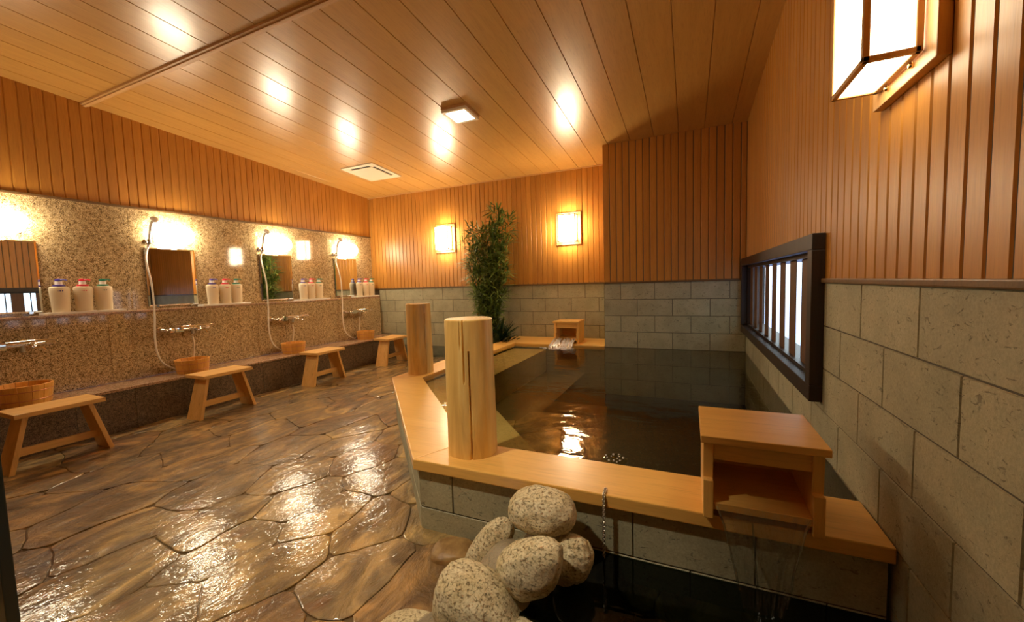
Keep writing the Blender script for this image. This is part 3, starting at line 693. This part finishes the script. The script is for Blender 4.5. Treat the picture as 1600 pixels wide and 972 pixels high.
# mortar mound
mb = MB(); nx, ny = 56, 60; vs = []
for j in range(ny+1):
    y = .90+.585*j/ny
    for i in range(nx+1):
        x = -.98+.76*i/nx
        cxx = -.60+.14*(y-1.0)/.45; h = 0
        for (bx, by, bz, s_) in ((-.50, 1.36, .255, .13), (-.60, 1.25, .235, .14), (-.55, 1.15, .17, .11), (-.66, 1.08, .06, .14), (-.50, 1.06, .06, .10), (-.82, 1.02, -.02, .12), (-.40, 1.30, .15, .085)):
            h = max(h, (bz+.08)*math.exp(-((x-bx)**2+(y-by)**2)/(2*s_*s_)*1.1))
        z = -.10+h+.012*noise.noise((x*9, y*9, 2))
        vs.append((x, y, z))
mb.add(vs, [(j*(nx+1)+i, j*(nx+1)+i+1, (j+1)*(nx+1)+i+1, (j+1)*(nx+1)+i) for j in range(ny) for i in range(nx)])
tag(mb.build('mortar_mound', M['mortar'], smooth=True), 'wet grey brown mortar mound binding the piled rocks', 'mortar')

# ================================================================ wash stations
BAY = 1.22; Y2 = 2.535
# stools
def make_stool():
    root = empty('bath_stool', (0, 0, 0), 0, 'x', 'stool', 'wooden bath stools along the washing ledge')
    H = .425; w = M['stool']
    mb = MB(); mb.box(-.15, .15, -.235, .235, H-.032, H); mb.build('seat', w['y'], root, .004)
    for s in (-1, 1):
        mb = MB(); wt, wb_ = .088, .105
        yt, yb = s*.165, s*.262; t = .030
        vs = []
        for (z, yy, ww) in ((0, yb, wb_), (H-.032, yt, wt)):
            for xx in (-ww, ww):
                for d in (-t/2, t/2): vs.append((xx, yy+d, z))
        mb.add(vs, [(0, 1, 3, 2), (4, 6, 7, 5), (0, 4, 5, 1), (2, 3, 7, 6), (0, 2, 6, 4), (1, 5, 7, 3)]); mb.build('leg', w['z'], root, .003)
    mb = MB(); mb.box(-.014, .014, -.225, .225, .10, .155); mb.build('stretcher', w['y'], root, .002)
    return root
st0 = make_stool()
stools = [(-4.33, 1.285, .0, 'nearest wooden stool, cut by the left frame edge, before the big near bucket'), (-4.355, 2.46, .02, 'second stool from the left, in front of the faucet with its hose looping low'),
          (-4.385, 3.735, .06, 'third stool from the left, just past the middle of the ledge'), (-4.34, 5.0, .04, 'farthest stool, next to the far tiled wall')]
for i, (x, y, rz, lb) in enumerate(stools):
    o = st0 if i == 0 else copy_tree(st0); o.location = (x, y, floor_z(x)-.001); o.rotation_euler.z = rz; o['label'] = lb
# buckets
def make_bucket():
    root = empty('wash_bucket', (0, 0, 0), 0, 'x', 'bucket', 'wooden wash buckets on the granite ledge')
    H = .138; r0, r1 = .131, .148
    for k in range(14):
        a0, a1 = 2*PI*k/14+.008, 2*PI*(k+1)/14-.008; mb = MB(); vs = []
        for z, r in ((0, r0), (H, r1)):
            for a in (a0, (a0+a1)/2, a1):
                for d in (0, -.013): vs.append(((r+d)*math.cos(a), (r+d)*math.sin(a), z))
        fs = []
        for j in (0, 2):
            fs += [(j, j+2, j+8, j+6), (j+1, j+7, j+9, j+3), (j, j+1, j+3, j+2), (j+6, j+8, j+9, j+7)]
        fs += [(0, 6, 7, 1), (4, 5, 11, 10)]
        mb.add(vs, fs)
        if k == 0: allb = MB()
        allb.add(mb.v, mb.f)
    so_ = allb.build('staves', M['bucket'], root, .0015, seg=1)
    MB().lathe([(.001, .012), (r0-.012, .012), (r0-.011, .022), (.001, .022)], 28).build('bottom', M['bucket'], root)
    for z in (.035, .098):
        r = r0+(r1-r0)*z/H+.0015; MB().tube([(r*math.cos(t), r*math.sin(t), z) for t in [2*PI*j/40 for j in range(41)]], .003, 6, False).build('hoop', M['copper'], so_, smooth=True)
    return root
bk0 = make_bucket()
for i, (x, y, s, lb) in enumerate([(-4.85, 1.285, 1.12, 'largest looking bucket, at the left frame edge behind the nearest stool'), (-4.845, 2.47, 1.03, 'bucket on the ledge behind the second stool, hose end beside it'),
                                (-4.85, 3.67, 1, 'bucket on the ledge behind the third stool'), (-4.86, 4.99, .97, 'farthest bucket, on the ledge behind the last stool')]):
    o = bk0 if i == 0 else copy_tree(bk0); o.location = (x, y, .3105); o.scale = (s, s, s); o.rotation_euler.z = i*.7; o['label'] = lb
# mirrors
def make_mirror():
    root = empty('wall_mirror', (0, 0, 0), 0, 'x', 'mirror', 'frameless mirrors above the bottle shelf')
    mb = MB(); mb.box(0, .012, -.2325, .2325, 0, .62); mb.build('backing', M['mirroredge'], root, .002, seg=1)
    mb = MB()   # bevelled glass
    a = [(.012, -.2325, 0), (.012, .2325, 0), (.012, .2325, .62), (.012, -.2325, .62)]; e = .014
    b = [(.0155, -.2325+e, e), (.0155, .2325-e, e), (.0155, .2325-e, .62-e), (.0155, -.2325+e, .62-e)]
    mb.add(a+b, [(4, 5, 6, 7)] + [(i, (i+1) % 4, 4+(i+1) % 4, 4+i) for i in range(4)]); mb.build('glass', M['mirror'], root)
    for s in (-1, 1):
        mb = MB(); mb.box(.0, .022, s*.16-.014, s*.16+.014, -.012, .012); mb.build('clip', M['chrome'], root, .002)
    return root
mi0 = make_mirror()
for i, lb in enumerate(['mirror at the left frame edge reflecting bright window gaps', 'second mirror, reflecting brown panelling, with a hose hanging across it', 'third mirror, reflecting the green bamboo', 'farthest mirror, smallest looking, near the back corner']):
    o = mi0 if i == 0 else copy_tree(mi0); o.location = (XG+.003, [1.312, Y2, Y2+BAY+.005, Y2+2*BAY+.01][i], 1.02); o['label'] = lb
# mirror lamps
def make_mirror_lamp():
    root = empty('mirror_lamp', (0, 0, 0), 0, 'x', 'lamp', 'opal glass lamps above the mirrors')
    mb = MB(); mb.box(0, .022, -.17, .17, .03, .19); mb.build('back_plate', M['chrome'], root, .006)
    mb = MB(); n = 24; vs = []; rows = 16     # rounded opal shade
    for i in range(rows+1):
        t = -1+2*i/rows; e = max(1-abs(t)**3.2, 0)**.5; yy = .195*t
        for k in range(n):
            a = 2*PI*k/n; vs.append((.075+.055*e*math.cos(a), yy, .115+.105*e*math.sin(a)))
    mb.add(vs, [(i*n+k, i*n+(k+1) % n, (i+1)*n+(k+1) % n, (i+1)*n+k) for i in range(rows) for k in range(n)])
    mb.build('glass_shade', M['mirrorlamp'], root, smooth=True)
    return root
la0 = make_mirror_lamp()
for i, lb in enumerate(['glowing opal lamp at the left frame edge, above the cut-off mirror', 'glowing opal lamp above the second mirror', 'glowing opal lamp above the third mirror', 'glowing opal lamp farthest along the washing wall']):
    o = la0 if i == 0 else copy_tree(la0); o.location = (XG+.001, [1.30, Y2+.02, Y2+BAY+.02, Y2+2*BAY+.03][i], 1.67); o['label'] = lb
# hand showers with their hoses
def spline(pts, n=8):
    P = [Vector(p) for p in pts]; P = [2*P[0]-P[1]] + P + [2*P[-1]-P[-2]]; out = []
    for i in range(1, len(P)-2):
        for k in range(n):
            t = k/n; out.append(.5*((2*P[i]) + (-P[i-1]+P[i+1])*t + (2*P[i-1]-5*P[i]+4*P[i+1]-P[i+2])*t*t + (-P[i-1]+3*P[i]-3*P[i+1]+P[i+2])*t**3))
    out.append(P[-2]); return out
def make_shower():        # origin: wall point of the holder
    root = empty('hand_shower', (0, 0, 0), 0, 'x', 'shower', 'white hand showers on wall holders')
    MB().lathe([(.028, 0), (.028, .006), (.014, .012), (.011, .05)], 20, T=TR((0, 0, 0), ry=PI/2)).lathe([(.021, -.025), (.021, .022), (.018, .026)], 16, T=TR((.062, 0, 0), ry=.28)).build('holder', M['chrome'], root, smooth=True)
    MB().tube(spline([(.045, -.004, -.06), (.062, 0, 0), (.082, .006, .09), (.100, .014, .17), (.118, .03, .215)]), [.013]*9+[.012]*9+[.0135]*9+[.016]*6, 14).build('handle', M['whiteplastic'], root, smooth=True)
    hd = MB(); hd.lathe([(.012, .03), (.030, .022), (.040, .006), (.040, -.004), (.034, -.008)], 24, T=TR((.125, .035, .222), ry=.9, rz=.3)); hdo = hd.build('spray_head', M['whiteplastic'], root, smooth=True)
    MB().lathe([(.033, -.010), (.033, -.007)], 24, T=TR((.125, .035, .222), ry=.9, rz=.3)).build('face_plate', M['chrome'], hdo, smooth=True)
    hose = [(.045, -.004, -.055), (.09, -.045, -.14), (.175, -.085, -.26), (.205, -.075, -.45), (.21, -.075, -.74), (.22, -.095, -1.0), (.225, -.085, -1.17), (.235, -.04, -1.28), (.25, .06, -1.355),
            (.20, .16, -1.37), (.19, .235, -1.30), (.215, .245, -1.20), (.235, .243, -1.10), (.235, .235, -1.025)]
    MB().tube(spline(hose), .0085, 10).build('hose', M['hose'], root, smooth=True)
    return root
sh0 = make_shower()
for i, lb in enumerate(['hand shower beside the second mirror, long cream hose looping to its tap', 'hand shower at the left of the third mirror', 'farthest hand shower, at the left of the last mirror']):
    o = sh0 if i == 0 else copy_tree(sh0); o.location = (XG, [2.33, 3.545, 4.765][i], 1.70); o['label'] = lb
# faucets
def make_faucet():      # origin on the dado face, x out of the wall
    root = empty('shower_faucet', (0, 0, 0), 0, 'x', 'faucet', 'chrome mixer taps on the granite dado')
    c = M['chrome']
    for y in (-.19, .06):
        MB().lathe([(.027, 0), (.027, .005), (.016, .014), (.013, .022)], 20, T=TR((0, y, .0), ry=PI/2)).build('escutcheon', c, root, smooth=True)
        MB().tube(spline([(.015, y, 0), (.035, y, 0), (.055, y+.035, -.012), (.075, y+.055, -.012)]), .0105, 12).build('elbow', c, root, smooth=True)
    mb = MB(); mb.tube([(.08, -.155, -.012), (.08, -.12, -.012), (.08, -.118, -.012), (.08, .15, 0)], [.024, .024, .017, .017], 18)
    mb.box(.052, .108, -.115, -.045, -.035, .022); mb.build('body', c, root, .003, smooth=True)
    MB().tube([(.09, -.05, .012), (.13, .08, .018), (.16, .185, .020), (.162, .19, .008)], [.011, .010, .009, .009], 12).build('swing_spout', c, root, smooth=True)
    MB().lathe([(.02, 0), (.024, .004), (.024, .030), (.018, .036)], 12, T=TR((.08, .15, 0), rx=-PI/2)).build('temperature_knob', c, root, .001)
    mb = MB(); mb.lathe([(.022, 0), (.024, .006), (.022, .022), (.012, .028)], 16, T=TR((.105, .075, -.02), ry=PI/2-.5)); mb.build('flow_knob', c, root, smooth=True)
    mb = MB(); mb.tube([(.125, .08, -.028), (.14, .12, -.03), (.142, .135, -.055)], [.007, .006, .006], 8); mb.build('lever', c, root, smooth=True)
    MB().lathe([(.012, -.06), (.014, -.03), (.013, -.01)], 14, T=TR((.085, .035, 0))).build('hose_outlet', M['steel'], root, smooth=True)
    return root
fa0 = make_faucet()
for i, lb in enumerate(['chrome tap at the left frame edge above the nearest bucket', 'chrome tap above the bucket behind the second stool', 'chrome tap above the bucket behind the third stool', 'farthest chrome tap, near the back corner']):
    o = fa0 if i == 0 else copy_tree(fa0); o.scale = (1.12, 1.12, 1.12); o.location = (XC, [1.30, 2.525, 3.74, 4.97][i], .775); o['label'] = lb
# trays and bottles
def make_tray():
    root = empty('bottle_tray', (0, 0, 0), 0, 'x', 'tray', 'white trays under the pump bottles')
    mb = MB(); mb.box(-.055, .055, -.27, .27, 0, .008); mb.build('plate', M['whiteplastic'], root, .003)
    mb = MB(); mb.box(-.057, -.051, -.272, .272, 0, .02); mb.box(.051, .057, -.272, .272, 0, .02); mb.box(-.057, .057, -.275, -.269, 0, .02); mb.box(-.057, .057, .269, .275, 0, .02)
    mb.build('lip', M['whiteplastic'], root, .0015, seg=1)
    return root
tr0 = make_tray(); trays = [(1.785, 'white tray under the three bottles nearest the left frame edge'), (3.02, 'white tray right of the second mirror'), (4.25, 'white tray right of the third mirror'), (5.325, 'farthest white tray, in the back corner')]
for i, (y, lb) in enumerate(trays):
    o = tr0 if i == 0 else copy_tree(tr0); o.location = (-5.13, y, .994); o['label'] = lb
def make_bottle(colr):
    root = empty('pump_bottle', (0, 0, 0), 0, 'x', 'bottle', 'pump bottles on the shelf trays')
    MB().lathe([(.001, 0), (.050, 0), (.056, .006), (.058, .05), (.061, .12), (.065, .185), (.066, .215), (.062, .232), (.047, .240), (.022, .243), (.001, .243)], 36, sx=.60, sy=1.02).build('body', M['bottle'], root, smooth=True)
    MB().lathe([(.040, .241), (.041, .252), (.030, .256), (.020, .258)], 28, sx=.8).build('collar', M[colr], root, smooth=True)
    MB().lathe([(.024, .256), (.023, .285), (.016, .290)], 24).build('neck', M['neck'], root, smooth=True)
    mb = MB(); mb.lathe([(.020, .288), (.024, .292), (.022, .303), (.010, .309), (.001, .310)], 24); mb.tube([(0, 0, .300), (.03, .025, .301), (.045, .040, .294)], [.008, .006, .005], 8)
    mb.build('pump_head', M[colr], root, smooth=True)
    mb = MB()
    for dy in (-.011, .004): mb.box(.0385, .0402, dy, dy+.008, .196, .206)
    mb.box(.0378, .0392, -.022, -.016, .198, .202)
    mb.build('mark', M[colr], [c for c in root.children if c.name.startswith('body')][0])
    return root
sp = [[('blue', 1.632), ('red', 1.785), ('green', 1.925)], [('blue', 2.885), ('red', 3.028), ('green', 3.160)], [('blue', 4.10), ('red', 4.235), ('green', 4.372)], [('blue', 5.185), ('red', 5.335), ('green', 5.468)]]
where = ['nearest the left frame edge', 'right of the second mirror', 'right of the third mirror', 'in the back corner']
protob = {}
for gi, grp in enumerate(sp):
    for bi, (c, y) in enumerate(grp):
        if c in protob: o = copy_tree(protob[c])
        else: o = protob[c] = make_bottle(c)
        o.location = (-5.13, y, 1.0025)
        nm = {'blue': 'violet blue', 'red': 'red', 'green': 'dark green'}[c]
        lb = 'cream bottle with %s pump on the tray %s' % (nm, where[gi])
        o['label'] = lb

# ================================================================ wall lamps
def make_wall_lamp(shade):      # local: wall plane at y=0, lamp towards -y
    root = empty('wall_lamp', (0, 0, 0), 0, 'x', 'lamp', 'square paper wall lamps')
    w = M['lampwood']
    mb = MB(); mb.box(-.18, .18, -.028, 0, 0, .45); bbo = mb.build('back_board', w, root, .003)
    X, Y0_, Y1_, Z0_, Z1_ = .122, -.150, -.034, .038, .412; t = .0075
    mb = MB()
    for sx_ in (-1, 1):
        for yy in (Y0_, Y1_-.012): mb.box(sx_*X-t, sx_*X+t, yy, yy+.015, Z0_, Z1_)
        for zz in (Z0_, Z1_-.014): mb.box(sx_*X-t, sx_*X+t, Y0_, Y1_, zz, zz+.014)
    for zz in (Z0_, Z1_-.014):
        for yy in (Y0_, Y1_-.012): mb.box(-X, X, yy, yy+.015, zz, zz+.014)
    mb.build('frame', w, root, .0015, seg=1)
    mb = MB(); mb.box(-X+.003, X-.003, Y0_+.005, Y1_-.004, Z0_+.005, Z1_-.005); mb.build('paper_shade', shade, root)
    for sx_ in (-1, 1):
        for zz in (.03, .42):
            MB().lathe([(.007, 0), (.008, .004), (.005, .010), (.001, .011)], 12, T=TR((sx_*.07, -.028, zz), rx=PI/2)).build('screw', M['brass'], bbo, smooth=True)
    return root
wl0 = make_wall_lamp(M['shade']); wl0.location = (-3.62, YB, 1.68); wl0['label'] = 'lit paper wall lamp left of the bamboo'
o = copy_tree(wl0); o.location = (-1.562, YB, 1.672); o['label'] = 'lit paper wall lamp right of the bamboo'
o = make_wall_lamp(M['bigshade']); o.location = (XR, 1.488, 1.655); o.rotation_euler.z = -PI/2; o['label'] = 'large near paper wall lamp on the right wall, cut by the top frame edge'
# ceiling lamp
def ceiling_lamp(x, y, glow, label):
    root = empty('ceiling_lamp', (x, y, ceil_z(y)), 0, label, 'lamp', 'square ceiling lamps'); root.rotation_euler.x = -math.atan(.0645)
    mb = MB(); mb.box(-.138, .138, -.145, .145, -.02, .012); mb.build('base', M['lampwood'], root, .003)
    mb = MB(); h = .135
    for bx in ((-h, h, -h, -h+.032), (-h, h, h-.032, h), (-h, -h+.032, -h+.032, h-.032), (h-.032, h, -h+.032, h-.032)): mb.box(*bx, -.045, -.02)
    mb.build('frame', M['vent'], root, .003)
    mb = MB(); mb.box(-.1, .1, -.1, .1, -.040, -.018); mb.build('diffuser', glow, root)
ceiling_lamp(-2.07, 3.55, M['ceilglow'], 'small square lit lamp on the ceiling boards in the middle of the room')
# added downlight lighting the near rim and rocks, unseen: can, rim and its bulb
dz = ceil_z(.25); root = empty('added_downlight', (-1.75, .25, dz), 0, 'round downlight added unseen behind the viewer to light the near rim and rocks', 'lamp')
MB().lathe([(.075, -.010), (.088, -.010), (.088, .0), (.072, .0), (.066, .10), (.001, .10)], 32, caps=False).build('can', M['chrome'], root, smooth=True)
sp_ = bpy.data.lights.new('fill_spot', 'SPOT'); sp_.energy = NEAR_SPOT; sp_.color = (1, .86, .63); sp_.spot_size = math.radians(60); sp_.spot_blend = .55; sp_.shadow_soft_size = .06
so = bpy.data.objects.new('fill_spot', sp_); COL.objects.link(so); so.parent = root; so.location = (0, 0, -.03)
so.rotation_euler = (Vector((-1.36, 1.36, 0)) - Vector((-1.75, .25, dz))).to_track_quat('-Z', 'Y').to_euler()
# ceiling vent
root = empty('ceiling_vent', (-4.138, 4.54, ceil_z(4.54)), 0, 'square ivory air vent in the ceiling with dark slots', 'vent'); root.rotation_euler.x = -math.atan(.0645)
a, bb = .285, .295; mb = MB()
for bx in ((-a, a, -bb, -bb+.06), (-a, a, bb-.06, bb), (-a, -a+.06, -bb+.06, bb-.06), (a-.06, a, -bb+.06, bb-.06)): mb.box(*bx, -.016, .006)
mb.build('frame', M['vent'], root, .003)
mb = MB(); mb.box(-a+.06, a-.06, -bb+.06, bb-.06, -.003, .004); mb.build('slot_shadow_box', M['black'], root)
mb = MB(); mb.box(-a+.066, a-.105, -bb+.105, bb-.066, -.018, -.004)
mb.box(-a+.05, -a+.11, -bb+.05, -bb+.11, -.016, -.004); mb.box(a-.11, a-.05, -bb+.05, -bb+.11, -.0165, -.004); mb.box(a-.11, a-.05, bb-.11, bb-.05, -.016, -.004)
mb.build('panel', M['vent'], root, .003)

# ================================================================ plants
random.seed(21)
def leaf_blade(mb, base, d, up_, L, wd, droop=.3, segs=4):
    d = d.normalized(); side = d.cross(up_)
    if side.length < 1e-3: side = d.orthogonal()
    side.normalize(); nrm = side.cross(d); vs = []
    for i in range(segs+1):
        t = i/segs; c = base + d*L*t + Vector((0, 0, -1))*droop*L*t*t
        ww = wd*math.sin(PI*min(1, t*.9+.08))**.8*(1 if i < segs else .05)
        vs += [c-side*ww/2, c+nrm*ww*.18, c+side*ww/2]
    fs = []
    for i in range(segs):
        a = 3*i; fs += [(a, a+1, a+4, a+3), (a+1, a+2, a+5, a+4)]
    mb.add(vs, fs)
bam = empty('bamboo_plant', (-2.72, 5.28, -.03), 0, 'tall bushy bamboo plant behind the bath rim between the two far wall lamps', 'plant')
lv = MB()
culms = [(-.03, .0, 1.95, -.13), (.03, .02, 2.02, -.02), (.07, -.03, 2.22, .14), (.10, .03, 2.15, .18), (-.05, .03, 1.75, -.22), (.06, 0, 1.8, .05), (.02, -.04, 1.5, -.08)]
for (cx, cy, H, lean) in culms:
    pts = [Vector((cx+lean*(t**1.3)+.012*noise.noise((t*3, cx*9, 1)), cy-.03*t, H*t)) for t in [i/14 for i in range(15)]]
    MB().tube(pts, [.011-.007*i/14 for i in range(15)], 8).build('culm', M['culm'], bam, smooth=True)
    z = .45
    while z < H+.02:
        t = min(z/H, 1); p = pts[min(int(t*14), 13)].lerp(pts[min(int(t*14)+1, 14)], (t*14) % 1 if t < 1 else 1)
        for br in range(4):
            a = random.uniform(0, 2*PI); out = Vector((math.cos(a), math.sin(a)*.65, random.uniform(.15, .8))).normalized()
            wmul = .55 if z < .95 else 1.0
            tip = p + out*random.uniform(.05, .17)*wmul
            for k in range(7):
                d = (out*.75 + Vector((random.uniform(-1, 1), random.uniform(-1, 1), random.uniform(-.7, .7)))).normalized()
                b0_ = p.lerp(tip, random.uniform(.5, 1)); 
                if b0_.y + d.y*.2 > .29: d.y = -abs(d.y)
                leaf_blade(lv, b0_, d, Vector((0, 0, 1)), random.uniform(.12, .20), random.uniform(.016, .024), .15)
        z += random.uniform(.055, .085)
fo = lv.build('foliage', M['leaf']['bamboo'], bam); fo['kind'] = 'stuff'
mb = MB(); mb.lathe([(.09, -.0), (.125, .0), (.15, .24), (.16, .26), (.145, .26), (.135, .2), (.001, .2)], 28); mb.build('pot', plain('dark_pot', (.06, .045, .03), .6), bam, smooth=True)
brd = empty('broadleaf_plant', (-2.545, 5.06, -.03), 0, 'low dark broadleaf plant with a few cream blades at the bamboo foot', 'plant')
lv = MB(); cr = MB()
for k in range(70):
    a = random.uniform(-1.3, 1.0); el = random.uniform(.5, 1.35); d = Vector((math.cos(a)*math.cos(el)*.95, math.sin(a)*math.cos(el), math.sin(el)))
    b0_ = Vector((random.uniform(-.10, .10), random.uniform(-.08, .08), random.uniform(.15, .36)))
    leaf_blade(lv, b0_, d, Vector((0, 0, 1)), random.uniform(.32, .52), random.uniform(.05, .075), .2, 6)
for k in range(9):
    a = random.uniform(-1.9, .2); el = random.uniform(.7, 1.3); d = Vector((math.cos(a)*math.cos(el), math.sin(a)*math.cos(el), math.sin(el)))
    leaf_blade(cr, Vector((random.uniform(-.08, .12), -.12, random.uniform(.18, .3))), d, Vector((0, 0, 1)), random.uniform(.14, .24), .012, .5, 6)
fo = lv.build('foliage', M['leaf']['broad'], brd); fo['kind'] = 'stuff'
fo = cr.build('pale_blades', M['variegated'], brd); fo['kind'] = 'stuff'; fo['label'] = 'narrow cream coloured blades'
mb = MB(); mb.lathe([(.07, 0), (.10, .0), (.115, .14), (.10, .14), (.001, .13)], 24); mb.build('pot', M['soil'], brd, smooth=True)
